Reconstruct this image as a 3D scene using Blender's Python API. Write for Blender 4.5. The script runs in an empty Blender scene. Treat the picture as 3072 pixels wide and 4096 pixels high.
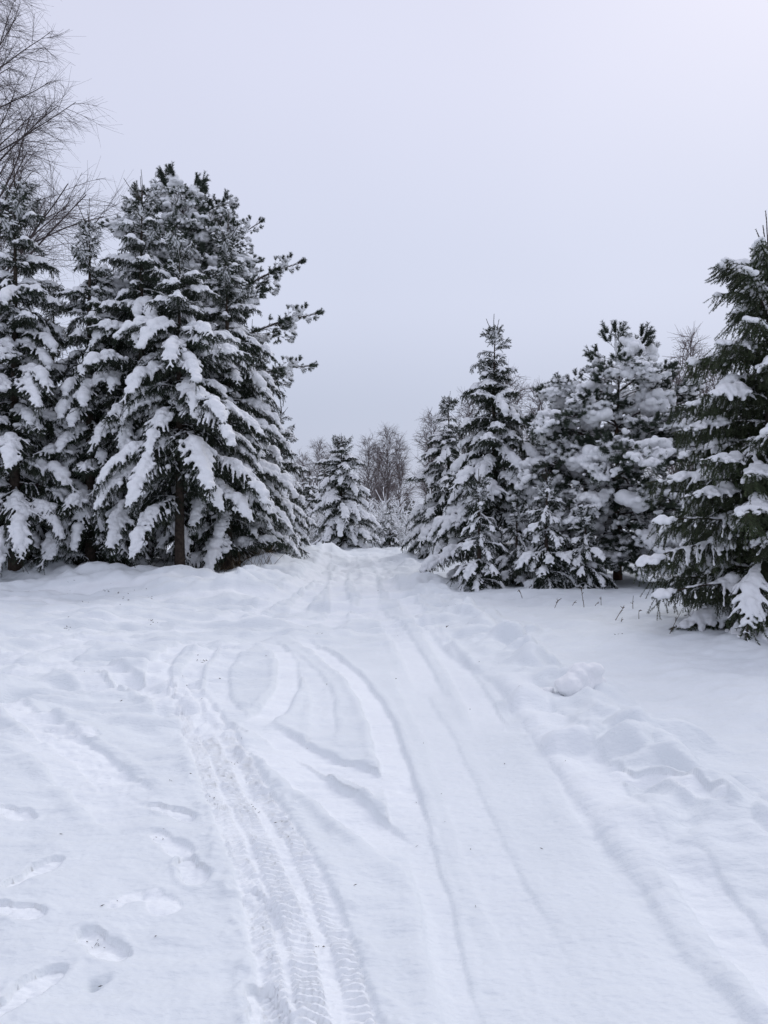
import bpy, math, random
import numpy as np
from mathutils import Vector, Matrix

R = math.radians
SC = bpy.context.scene
COL = SC.collection

# ------------------------------------------------------------------ camera
EYE = 1.6
cam_d = bpy.data.cameras.new('camera'); cam = bpy.data.objects.new('camera', cam_d); COL.objects.link(cam)
cam.location = (0, 0, EYE); cam.rotation_euler = (R(90), 0, 0)
cam_d.sensor_fit = 'HORIZONTAL'; cam_d.sensor_width = 36.0
cam_d.lens = 18.0 / 0.541
cam_d.clip_start = 0.05; cam_d.clip_end = 3000
SC.camera = cam
SC.render.resolution_x = 768; SC.render.resolution_y = 1024

# ------------------------------------------------------------------ sky and light
SUN_EL, SUN_AZ = 44.0, 36.0           # azimuth clockwise from the view direction (+Y)
w = bpy.data.worlds.new('World'); SC.world = w; w.use_nodes = True
nt = w.node_tree; nt.nodes.clear()
N = nt.nodes.new; Lk = nt.links.new
out = N('ShaderNodeOutputWorld'); bg = N('ShaderNodeBackground')
sky = N('ShaderNodeTexSky'); sky.sky_type = 'NISHITA'; sky.sun_disc = False
sky.sun_elevation = R(SUN_EL); sky.sun_rotation = R(SUN_AZ); sky.air_density = 1.0; sky.dust_density = 3.0
skm = N('ShaderNodeMix'); skm.data_type = 'RGBA'; skm.blend_type = 'MULTIPLY'
skm.inputs[0].default_value = 1.0
# closed cloud deck: an even overcast, dimmer and greyer towards the horizon, all round
tc = N('ShaderNodeTexCoord'); sep = N('ShaderNodeSeparateXYZ')
ramp = N('ShaderNodeValToRGB'); cr = ramp.color_ramp; cr.interpolation = 'EASE'
cr.elements[0].position = 0.0; cr.elements[0].color = (0.475, 0.515, 0.635, 1)
cr.elements[1].position = 1.0; cr.elements[1].color = (0.72, 0.75, 0.90, 1)
e = cr.elements.new(0.12); e.color = (0.53, 0.575, 0.715, 1)
e = cr.elements.new(0.29); e.color = (0.635, 0.675, 0.825, 1)
e = cr.elements.new(0.585); e.color = (0.70, 0.72, 0.875, 1)
noi = N('ShaderNodeTexNoise'); noi.inputs['Scale'].default_value = 1.3; noi.inputs['Detail'].default_value = 3.0
nmr = N('ShaderNodeMapRange'); nmr.inputs[1].default_value = 0.3; nmr.inputs[2].default_value = 0.7
nmr.inputs[3].default_value = 0.965; nmr.inputs[4].default_value = 1.035
cl = N('ShaderNodeMix'); cl.data_type = 'RGBA'; cl.blend_type = 'MULTIPLY'; cl.inputs[0].default_value = 1.0
Lk(tc.outputs['Generated'], sep.inputs[0]); Lk(sep.outputs['Z'], ramp.inputs[0])
Lk(tc.outputs['Generated'], noi.inputs['Vector']); Lk(noi.outputs['Fac'], nmr.inputs[0])
Lk(ramp.outputs[0], cl.inputs[6]); Lk(nmr.outputs[0], cl.inputs[7])
mx = N('ShaderNodeMix'); mx.data_type = 'RGBA'; mx.inputs[0].default_value = 0.93
skm.inputs[7].default_value = (0.10, 0.10, 0.10, 1)
Lk(sky.outputs[0], skm.inputs[6]); Lk(skm.outputs[2], mx.inputs[6]); Lk(cl.outputs[2], mx.inputs[7])
Lk(mx.outputs[2], bg.inputs[0]); bg.inputs[1].default_value = 1.0
Lk(bg.outputs[0], out.inputs[0])

sun_d = bpy.data.lights.new('sun', 'SUN'); sun = bpy.data.objects.new('sun', sun_d); COL.objects.link(sun)
sun_d.energy = 0.9; sun_d.angle = R(34); sun_d.color = (1.0, 0.985, 0.97)
_sd = Vector((math.sin(R(SUN_AZ)) * math.cos(R(SUN_EL)), math.cos(R(SUN_AZ)) * math.cos(R(SUN_EL)), math.sin(R(SUN_EL))))
sun.rotation_euler = (-_sd).to_track_quat('-Z', 'Y').to_euler(); sun.location = _sd * 40
SC.view_settings.view_transform = 'Standard'; SC.view_settings.look = 'None'
SC.view_settings.exposure = 0.05; SC.view_settings.gamma = 1.0
SC.view_settings.use_curve_mapping = False
SC.cycles.max_bounces = 4; SC.cycles.diffuse_bounces = 3; SC.cycles.glossy_bounces = 1

# ------------------------------------------------------------------ numpy noise
_prm = np.random.RandomState(11).permutation(256).astype(np.int32); _prm = np.concatenate([_prm, _prm, _prm])
_grd = np.random.RandomState(5).normal(size=(256, 3)); _grd /= np.linalg.norm(_grd, axis=1)[:, None]
_grd2 = np.random.RandomState(6).uniform(0, 2 * math.pi, 256); _grd2 = np.stack([np.cos(_grd2), np.sin(_grd2)], 1).astype(np.float32)
def noise2(x, y):
    x = np.asarray(x, np.float32); y = np.asarray(y, np.float32)
    xi = np.floor(x); yi = np.floor(y); xf = x - xi; yf = y - yi
    xi = xi.astype(np.int32) & 255; yi = yi.astype(np.int32) & 255
    u = xf * xf * xf * (xf * (xf * 6 - 15) + 10); v = yf * yf * yf * (yf * (yf * 6 - 15) + 10)
    def g(ix, iy, fx, fy):
        q = _grd2[_prm[_prm[ix] + iy]]
        return q[..., 0] * fx + q[..., 1] * fy
    a = g(xi, yi, xf, yf); b = g(xi + 1, yi, xf - 1, yf); c = g(xi, yi + 1, xf, yf - 1); d = g(xi + 1, yi + 1, xf - 1, yf - 1)
    return ((a + u * (b - a)) + v * ((c + u * (d - c)) - (a + u * (b - a)))) * 1.4
def noise3(p):
    pi = np.floor(p); pf = p - pi; pi = pi.astype(np.int32) & 255
    f = pf * pf * pf * (pf * (pf * 6 - 15) + 10)
    res = 0
    for dx in (0, 1):
        for dy in (0, 1):
            for dz in (0, 1):
                h = _prm[_prm[_prm[pi[:, 0] + dx] + pi[:, 1] + dy] + pi[:, 2] + dz]
                q = _grd[h]
                dot = q[:, 0] * (pf[:, 0] - dx) + q[:, 1] * (pf[:, 1] - dy) + q[:, 2] * (pf[:, 2] - dz)
                wx = f[:, 0] if dx else 1 - f[:, 0]; wy = f[:, 1] if dy else 1 - f[:, 1]; wz = f[:, 2] if dz else 1 - f[:, 2]
                res = res + dot * wx * wy * wz
    return res * 1.4
def fbm2(x, y, o=3, gain=0.5):
    r = 0; a = 1.0
    for i in range(o):
        r = r + a * noise2(x * (2 ** i) + 17.3 * i, y * (2 ** i) - 9.1 * i); a *= gain
    return r
def sst(a, b, x):
    t = np.clip((x - a) / (b - a), 0, 1); return t * t * (3 - 2 * t)

# ------------------------------------------------------------------ materials
def new_mat(name):
    m = bpy.data.materials.new(name); m.use_nodes = True
    b = m.node_tree.nodes['Principled BSDF']; return m, m.node_tree, b
def noisy(name, c1, c2, scale, rough=0.85, bump=0.0, bscale=60, spec=0.3, detail=4, bdist=0.01, rnd=0.0):
    m, t, b = new_mat(name)
    tcn = t.nodes.new('ShaderNodeTexCoord'); n = t.nodes.new('ShaderNodeTexNoise')
    n.inputs['Scale'].default_value = scale; n.inputs['Detail'].default_value = detail
    t.links.new(tcn.outputs['Object'], n.inputs['Vector'])
    r = t.nodes.new('ShaderNodeValToRGB'); r.color_ramp.elements[0].position = .3; r.color_ramp.elements[1].position = .7
    r.color_ramp.elements[0].color = (*c1, 1); r.color_ramp.elements[1].color = (*c2, 1)
    t.links.new(n.outputs['Fac'], r.inputs[0])
    src = r.outputs[0]
    if rnd:
        oi = t.nodes.new('ShaderNodeObjectInfo'); mr = t.nodes.new('ShaderNodeMapRange')
        mr.inputs[3].default_value = 1 - rnd; mr.inputs[4].default_value = 1 + rnd
        t.links.new(oi.outputs['Random'], mr.inputs[0])
        mm = t.nodes.new('ShaderNodeMix'); mm.data_type = 'RGBA'; mm.blend_type = 'MULTIPLY'; mm.inputs[0].default_value = 1
        t.links.new(src, mm.inputs[6]); t.links.new(mr.outputs[0], mm.inputs[7]); src = mm.outputs[2]
    t.links.new(src, b.inputs['Base Color'])
    b.inputs['Roughness'].default_value = rough; b.inputs['Specular IOR Level'].default_value = spec
    if bump:
        n2 = t.nodes.new('ShaderNodeTexNoise'); n2.inputs['Scale'].default_value = bscale; n2.inputs['Detail'].default_value = 5
        t.links.new(tcn.outputs['Object'], n2.inputs['Vector'])
        bp = t.nodes.new('ShaderNodeBump'); bp.inputs['Strength'].default_value = bump; bp.inputs['Distance'].default_value = bdist
        t.links.new(n2.outputs['Fac'], bp.inputs['Height']); t.links.new(bp.outputs[0], b.inputs['Normal'])
    return m
M = {}
M['snow_ground'] = noisy('snow_ground', (.745, .78, .805), (.79, .823, .845), 2.2, .75, .5, 46, .25, bdist=.016)
def _ripple():
    t = M['snow_ground'].node_tree
    n2 = [n for n in t.nodes if n.type == 'BUMP'][0].inputs['Height'].links[0].from_node
    mp = t.nodes.new('ShaderNodeMapping'); mp.inputs['Scale'].default_value = (.38, 1, 1)
    src = n2.inputs['Vector'].links[0].from_socket
    t.links.new(src, mp.inputs['Vector']); t.links.new(mp.outputs[0], n2.inputs['Vector'])
_ripple()
def _floor_tint():
    # wheel- and boot-pressed floors get a whiter base colour than the snow round them
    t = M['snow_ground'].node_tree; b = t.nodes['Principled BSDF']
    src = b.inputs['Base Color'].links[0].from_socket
    a = t.nodes.new('ShaderNodeAttribute'); a.attribute_name = 'pressed_floor'
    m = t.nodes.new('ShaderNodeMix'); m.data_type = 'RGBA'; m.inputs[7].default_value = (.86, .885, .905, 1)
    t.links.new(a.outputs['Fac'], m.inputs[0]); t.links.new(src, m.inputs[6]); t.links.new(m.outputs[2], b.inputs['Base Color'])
_floor_tint()
M['snow'] = noisy('snow', (.82, .83, .845), (.875, .88, .89), 5, .8, .45, 38, .2, bdist=.012)
M['needles'] = noisy('spruce_needles', (.014, .024, .016), (.042, .062, .036), 9, .6, spec=.25, rnd=.25)
M['needles_near'] = noisy('spruce_needles_green', (.028, .042, .02), (.07, .092, .044), 9, .6, spec=.25, rnd=.25)
M['needles_pine'] = noisy('pine_needles', (.025, .038, .026), (.062, .08, .055), 9, .6, spec=.25, rnd=.25)
M['bark'] = noisy('bark', (.030, .023, .019), (.085, .066, .054), 14, .95, .8, 30, .1)
M['pine_bark'] = noisy('pine_bark', (.05, .03, .022), (.14, .085, .06), 12, .95, .8, 30, .1)
M['twig'] = noisy('twig_bark', (.035, .025, .021), (.075, .055, .047), 12, .9, spec=.15)
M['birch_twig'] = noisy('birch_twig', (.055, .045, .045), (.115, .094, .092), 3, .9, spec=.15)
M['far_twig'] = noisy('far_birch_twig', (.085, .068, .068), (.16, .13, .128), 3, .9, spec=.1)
M['birch_bark'] = noisy('birch_bark', (.10, .09, .085), (.42, .40, .385), 5, .85, .4, 20, .2)
M['dry'] = noisy('dry_stalk', (.06, .045, .03), (.17, .13, .085), 8, .9, spec=.1)
M['debris'] = noisy('dark_debris', (.02, .017, .012), (.07, .055, .035), 20, .9, spec=.1)

# ------------------------------------------------------------------ mesh and object helpers
def mesh_np(name, v, tris=None, quads=None, mats=(), tri_mat=None, quad_mat=None, smooth=True):
    me = bpy.data.meshes.new(name)
    nt_ = 0 if tris is None else len(tris); nq = 0 if quads is None else len(quads)
    me.vertices.add(len(v)); me.vertices.foreach_set('co', np.asarray(v, np.float32).ravel())
    li = []
    if nt_: li.append(np.asarray(tris, np.int32).ravel())
    if nq: li.append(np.asarray(quads, np.int32).ravel())
    li = np.concatenate(li)
    me.loops.add(len(li)); me.loops.foreach_set('vertex_index', li)
    me.polygons.add(nt_ + nq)
    st = np.concatenate([np.arange(nt_) * 3, nt_ * 3 + np.arange(nq) * 4]).astype(np.int32)
    me.polygons.foreach_set('loop_start', st)
    mi = np.zeros(nt_ + nq, np.int32)
    if tri_mat is not None and nt_: mi[:nt_] = tri_mat
    if quad_mat is not None and nq: mi[nt_:] = quad_mat
    me.polygons.foreach_set('material_index', mi)
    me.polygons.foreach_set('use_smooth', np.full(nt_ + nq, smooth))
    for m in mats: me.materials.append(M[m])
    me.update(calc_edges=True)
    return me
def link(name, data, parent=None, loc=(0, 0, 0), rot=(0, 0, 0), scale=(1, 1, 1)):
    o = bpy.data.objects.new(name, data); COL.objects.link(o)
    o.parent = parent; o.location = loc; o.rotation_euler = rot; o.scale = scale
    return o
def tag(o, label=None, cat=None, group=None, kind=None):
    if label: o['label'] = label
    if cat: o['category'] = cat
    if group: o['group'] = group
    if kind: o['kind'] = kind
    return o
def resample(p, n):
    p = np.asarray(p, float); d = np.r_[0, np.cumsum(np.linalg.norm(np.diff(p, axis=0), axis=1))]
    t = np.linspace(0, d[-1], n)
    return np.stack([np.interp(t, d, p[:, k]) for k in range(3)], 1)
def tubes(P, rad, sides=3):
    """P (m,n,3) polylines, rad (m,n): returns verts, quads"""
    P = np.asarray(P, float); rad = np.asarray(rad, float); m, n, _ = P.shape
    T = np.gradient(P, axis=1); T /= np.linalg.norm(T, axis=2, keepdims=True) + 1e-9
    ref = np.where(np.abs(T[..., 2:3]) > 0.9, np.array([1., 0, 0]), np.array([0, 0, 1.]))
    U = np.cross(T, ref); U /= np.linalg.norm(U, axis=2, keepdims=True) + 1e-9; V = np.cross(T, U)
    a = np.arange(sides) / sides * 2 * math.pi
    vs = P[:, :, None, :] + rad[:, :, None, None] * (np.cos(a)[:, None] * U[:, :, None, :] + np.sin(a)[:, None] * V[:, :, None, :])
    idx = np.arange(m * n * sides).reshape(m, n, sides)
    A = idx[:, :-1, :]; B = np.roll(A, -1, 2); D = idx[:, 1:, :]; C = np.roll(D, -1, 2)
    return vs.reshape(-1, 3), np.stack([A, B, C, D], -1).reshape(-1, 4)
def merge(parts):
    """parts: list of (verts, faces, mat) with equal face arity"""
    off = 0; V = []; F = []; K = []
    for v, f, k in parts:
        V.append(v); F.append(f + off); K.append(np.full(len(f), k)); off += len(v)
    return np.concatenate(V), np.concatenate(F), np.concatenate(K)
def needles(P, dens, ln, wd, rng, fwd=0.7, droop=0.0):
    """single-triangle needles along polylines P (m,n,3)"""
    P = np.asarray(P, float); m, n, _ = P.shape
    L = np.linalg.norm(np.diff(P, axis=1), axis=2).sum(1)
    cnt = np.maximum(3, (L * dens).astype(int)); ti = np.repeat(np.arange(m), cnt); k = len(ti)
    s = rng.uniform(0.02, 1, k) * (n - 1); i = np.minimum(s.astype(int), n - 2); f = (s - i)[:, None]
    p = P[ti, i] * (1 - f) + P[ti, i + 1] * f
    t = P[ti, i + 1] - P[ti, i]; t /= np.linalg.norm(t, axis=1, keepdims=True) + 1e-9
    r = rng.normal(size=(k, 3)); r -= (r * t).sum(1, keepdims=True) * t; r /= np.linalg.norm(r, axis=1, keepdims=True) + 1e-9
    d = t * fwd + r; d[:, 2] -= droop; d /= np.linalg.norm(d, axis=1, keepdims=True)
    w_ = np.cross(d, rng.normal(size=(k, 3))); w_ /= np.linalg.norm(w_, axis=1, keepdims=True) + 1e-9
    l = ln * rng.uniform(.7, 1.2, k)[:, None]
    v = np.stack([p + w_ * wd * .5, p - w_ * wd * .5, p + d * l], 1).reshape(-1, 3)
    return v, np.arange(3 * k).reshape(-1, 3)

def ico(sub=1):
    import bmesh
    bm = bmesh.new(); bmesh.ops.create_icosphere(bm, subdivisions=sub, radius=1.0)
    v = np.array([q.co[:] for q in bm.verts]); f = np.array([[q.index for q in fc.verts] for fc in bm.faces]); bm.free()
    return v, f
ICO_V, ICO_F = ico(2)
def snow_mesh(name, C, rad, voxel, amp=.25, flat=.78, seed=0, smooth=3):
    """union of snow blobs (centres C, radii rad) fused by a voxel remesh into one settled snow load"""
    C = np.asarray(C, float); rad = np.asarray(rad, float)
    jit = np.random.RandomState(seed).uniform(.85, 1.15, (len(C), 1, 3)) * np.array([1, 1, flat])
    v = (C[:, None, :] + ICO_V[None] * rad[:, None, None] * jit).reshape(-1, 3)
    f = (ICO_F[None] + (np.arange(len(C)) * len(ICO_V))[:, None, None]).reshape(-1, 3)
    me = mesh_np(name + '_raw', v, tris=f)
    o = bpy.data.objects.new('tmp', me); COL.objects.link(o)
    md = o.modifiers.new('r', 'REMESH'); md.mode = 'VOXEL'; md.voxel_size = voxel; md.adaptivity = 0
    if smooth:
        ms = o.modifiers.new('s', 'SMOOTH'); ms.factor = .5; ms.iterations = smooth
    dg = bpy.context.evaluated_depsgraph_get()
    me2 = bpy.data.meshes.new_from_object(o.evaluated_get(dg))
    bpy.data.objects.remove(o); bpy.data.meshes.remove(me)
    me2.name = name
    n = len(me2.vertices); co = np.empty(n * 3, np.float32); me2.vertices.foreach_get('co', co); co = co.reshape(-1, 3)
    no = np.empty(n * 3, np.float32); me2.vertices.foreach_get('normal', no); no = no.reshape(-1, 3)
    d = noise3(co * 9 + seed) * .016 + noise3(co * 21 + seed) * .008
    co = co + no * (d * amp * 4)[:, None]
    me2.vertices.foreach_set('co', co.ravel())
    me2.materials.clear(); me2.materials.append(M['snow'])
    me2.polygons.foreach_set('use_smooth', np.ones(len(me2.polygons), bool)); me2.update()
    return me2

# ------------------------------------------------------------------ the ground: one sheet of snow with its tracks
F = 829.5 / 0.541
def W(px, py, h=0.0):
    """photo point (1659 px wide) lying on ground of height h -> world x, y"""
    d = F * (EYE - h) / (py - 1106.0)
    return np.array([(px - 829.5) / F * d, d])
def X_at(px, d): return (px - 829.5) / F * d
def curve(pts, h=0.0, n=6, world=False):
    p = np.array([q if world else W(q[0], q[1], h) for q in pts], float)
    q = np.vstack([2 * p[0] - p[1], p, 2 * p[-1] - p[-2]]); o_ = []
    for i in range(1, len(q) - 2):
        for t in np.arange(n) / n:
            o_.append(.5 * ((2 * q[i]) + (q[i + 1] - q[i - 1]) * t + (2 * q[i - 1] - 5 * q[i] + 4 * q[i + 1] - q[i + 2]) * t * t
                            + (3 * q[i] - 3 * q[i + 1] + q[i + 2] - q[i - 1]) * t ** 3))
    o_.append(p[-1]); return np.array(o_)
def sdist(x, y, c):
    """signed distance to polyline (left of travel positive), arclength"""
    best = np.full(x.shape, 1e9, np.float32); sg = np.zeros(x.shape, np.float32); al = np.zeros(x.shape, np.float32); acc = 0
    for a, b in zip(c[:-1], c[1:]):
        d = b - a; l = math.hypot(*d)
        if l < 1e-6: continue
        d = d / l
        rx = x - a[0]; ry = y - a[1]
        t = np.clip(rx * d[0] + ry * d[1], 0, l)
        ex = rx - t * d[0]; ey = ry - t * d[1]; q = ex * ex + ey * ey
        m = q < best
        best = np.where(m, q, best); al = np.where(m, acc + t, al)
        sg = np.where(m, np.sign(d[0] * ry - d[1] * rx), sg); acc += l
    return np.sqrt(best) * np.where(sg == 0, 1, sg), al, acc

TRACKS = [  # photo points, half width, depth, rim, rough
    ([(575, 1386), (617, 1423), (623, 1468), (607, 1513), (572, 1550), (530, 1575), (500, 1592)], .10, .050, .018, .2),
    ([(545, 1386), (490, 1424), (470, 1468), (474, 1512), (496, 1545), (530, 1572)], .10, .030, .010, .2),
    ([(640, 1380), (700, 1412), (752, 1453), (797, 1508), (828, 1568), (850, 1650), (872, 1730), (900, 1820)], .09, .050, .015, .15),
    ([(862, 1690), (905, 1820), (938, 1930), (962, 2030), (985, 2130), (1020, 2260)], .06, .020, .006, .15),
    ([(1318, 1686), (1352, 1712), (1405, 1722), (1462, 1738), (1505, 1765), (1545, 1785)], .05, .040, .015, .3),
    ([(560, 1565), (600, 1585), (660, 1618), (730, 1650), (800, 1682), (860, 1722)], .10, .060, .022, .2),
    ([(540, 1590), (600, 1634), (660, 1672), (720, 1716), (800, 1776), (880, 1842)], .12, .065, .025, .2),
    ([(180, 1435), (240, 1455), (300, 1480), (350, 1512), (385, 1545)], .10, .060, .025, .8),
    ([(120, 1425), (180, 1458), (235, 1492), (262, 1508)], .10, .035, .015, .4),
    ([(-60, 1505), (0, 1528), (70, 1562), (140, 1606), (210, 1650), (270, 1705), (310, 1745)], .11, .050, .022, .8),
    ([(40, 1590), (110, 1630), (190, 1690), (270, 1760), (300, 1790)], .12, .028, .012, .3),
    ([(345, 1500), (345, 1450), (370, 1415), (420, 1390), (500, 1375)], .11, .045, .018, .8),
    ([(405, 1500), (420, 1450), (450, 1415), (500, 1395), (575, 1382)], .10, .040, .015, .8),
    ([(915, 1340), (880, 1310), (850, 1290), (838, 1262)], .12, .040, .020, .3),
    ([(720, 1350), (735, 1310), (728, 1275), (738, 1245), (752, 1220)], .16, .045, .030, .3),
    ([(770, 1345), (795, 1312), (800, 1275), (796, 1240)], .16, .040, .030, .3),
    ([(640, 1330), (655, 1300), (690, 1275), (700, 1250)], .14, .04, .03, .3),
    ([(-40, 1395), (90, 1385), (250, 1372), (420, 1366), (640, 1362), (900, 1352)], .12, .030, .018, .7),
    ([(-40, 1362), (150, 1352), (380, 1345), (620, 1344), (860, 1336)], .13, .035, .022, .7),
    ([(-60, 1330), (150, 1324), (400, 1322), (650, 1322), (850, 1310)], .16, .040, .028, .6),
    ([(-60, 1300), (160, 1302), (420, 1300), (640, 1296)], .18, .040, .03, .5),
    ([(-60, 1282), (200, 1284), (430, 1284), (600, 1276)], .2, .04, .03, .5),
    ([(-80, 1440), (0, 1430), (100, 1400), (200, 1385), (330, 1378)], .16, .035, .02, .9),
    ([(-80, 1475), (0, 1460), (90, 1440), (170, 1408), (260, 1390)], .14, .03, .02, .9),
    ([(705, 1196), (700, 1225), (668, 1262), (600, 1300), (480, 1335), (300, 1350)], .14, .035, .025, .4),
    ([(800, 1196), (828, 1240), (868, 1300), (925, 1372), (985, 1445), (1030, 1515), (1070, 1590)], .11, .028, .012, .3),
    ([(760, 1196), (765, 1240), (790, 1290), (840, 1350), (890, 1420), (935, 1510)], .12, .030, .015, .3),
    ([(860, 1440), (930, 1560), (985, 1680), (1040, 1810), (1110, 1960), (1200, 2140)], .10, .016, .006, .2),
    ([(600, 1400), (655, 1440), (690, 1490), (700, 1550), (690, 1610)], .09, .022, .010, .3),
    ([(1090, 1478), (1150, 1545), (1210, 1620), (1262, 1690), (1320, 1775), (1400, 1880)], .16, .030, .008, .1),
    ([(1480, 1870), (1545, 1960), (1640, 2080), (1740, 2200)], .10, .030, .012, .1),
]
MAIN = curve([(735, 2330), (690, 2200), (645, 2000), (583, 1850), (530, 1740), (480, 1640), (432, 1550), (400, 1500), (385, 1460)])
EDGE = curve([(590, 1650), (650, 1694), (702, 1735), (806, 1822), (890, 1895), (921, 1989), (944, 2104), (973, 2215), (1000, 2330)])
CREV = curve([(900, 1348), (960, 1410), (1036, 1466), (1084, 1515), (1145, 1615), (1205, 1695), (1285, 1805), (1400, 1962), (1500, 2085), (1620, 2215), (1740, 2330)])
RBERM = curve([(872, 1196), (900, 1240), (945, 1300), (1020, 1350), (1110, 1412), (1200, 1482), (1300, 1580), (1430, 1690), (1580, 1800), (1800, 1980)])
LBERM = curve([(-700, 1225), (-200, 1222), (0, 1229), (120, 1233), (240, 1246), (340, 1250), (440, 1256), (520, 1262), (570, 1248), (605, 1226), (640, 1206), (690, 1190), (700, 1178)], h=.26)
TWO_PI = 2 * math.pi
PRINTS = [  # heel, toe (photo points), length, width, depth
    ((0, 1735), (64, 1760), .31, .12, .035), ((40, 1902), (108, 1862), .30, .11, .045), ((0, 1962), (58, 1972), .28, .10, .035),
    ((176, 2005), (264, 2068), .29, .115, .045), ((5, 2182), (94, 2112), .34, .13, .05), ((318, 1742), (420, 1772), .34, .09, .04),
    ((335, 1805), (405, 1848), .34, .10, .022), ((398, 1852), (432, 1912), .28, .115, .045), ((536, 1926), (585, 1990), .29, .11, .03),
    ((558, 2138), (592, 2225), .30, .12, .055), ((490, 1616), (512, 1650), .27, .12, .035), ((485, 1564), (528, 1584), .30, .11, .05),
    ((535, 1690), (576, 1722), .28, .12, .03), ((85, 1584), (165, 1600), .36, .10, .035), ((165, 1590), (205, 1598), .25, .10, .03),
    ((330, 1936), (355, 1952), .24, .13, .012), ((262, 1946), (285, 1936), .16, .10, .010), ((205, 1536), (232, 1552), .26, .12, .02)]
PITS = [(203, 2122, .022, .05), (230, 2112, .014, .02), (132, 2052, .008, .012), (345, 1600, .05, .02), (1000, 1862, .03, .006), (1010, 1978, .03, .006),
        (1045, 2135, .04, .008), (1005, 1890, .03, .006), (880, 1700, .04, .02)]

_dr = np.random.RandomState(17)
DOMES = []
for _k in range(74):
    _f = _dr.uniform(0, 1) ** .8; _i = _f * (len(RBERM) - 2); _a = RBERM[int(_i)] * (1 - _i % 1) + RBERM[int(_i) + 1] * (_i % 1)
    _t = RBERM[int(_i) + 1] - RBERM[int(_i)]; _t = _t / np.linalg.norm(_t); _o = _dr.normal(-.16, .17)
    _r = _dr.uniform(.08, .26)
    DOMES.append((_a[0] + _t[1] * _o, _a[1] - _t[0] * _o, _r, _r * _dr.uniform(.5, .95), _dr.uniform(0, 3.1), _dr.uniform(.30, .62) * min(_r, .22)))
for _px, _py, _r, _hh in [(1265, 1512, .26, .07), (1296, 1588, .13, .09), (1400, 1580, .17, .10), (1310, 1592, .20, .06), (1410, 1600, .30, .06), (1400, 1690, .34, .05), (1500, 1730, .38, .06), (1620, 1780, .42, .06), (1040, 1356, .26, .06), (1000, 1332, .26, .07)]:
    _w = W(_px, _py); DOMES.append((_w[0], _w[1], _r, _r * .7, .9, _hh))
_ll = curve([(640, 1380), (700, 1412), (752, 1453), (797, 1508), (828, 1568), (850, 1650), (880, 1760), (898, 1903), (921, 1989), (944, 2104), (973, 2215), (1000, 2330)]); LANE_L = _ll[::-1]
TRACK_C = [(curve(a), b * 1.12, c * .56, d * .7, e) for a, b, c, d, e in TRACKS]
PACK = []
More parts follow.
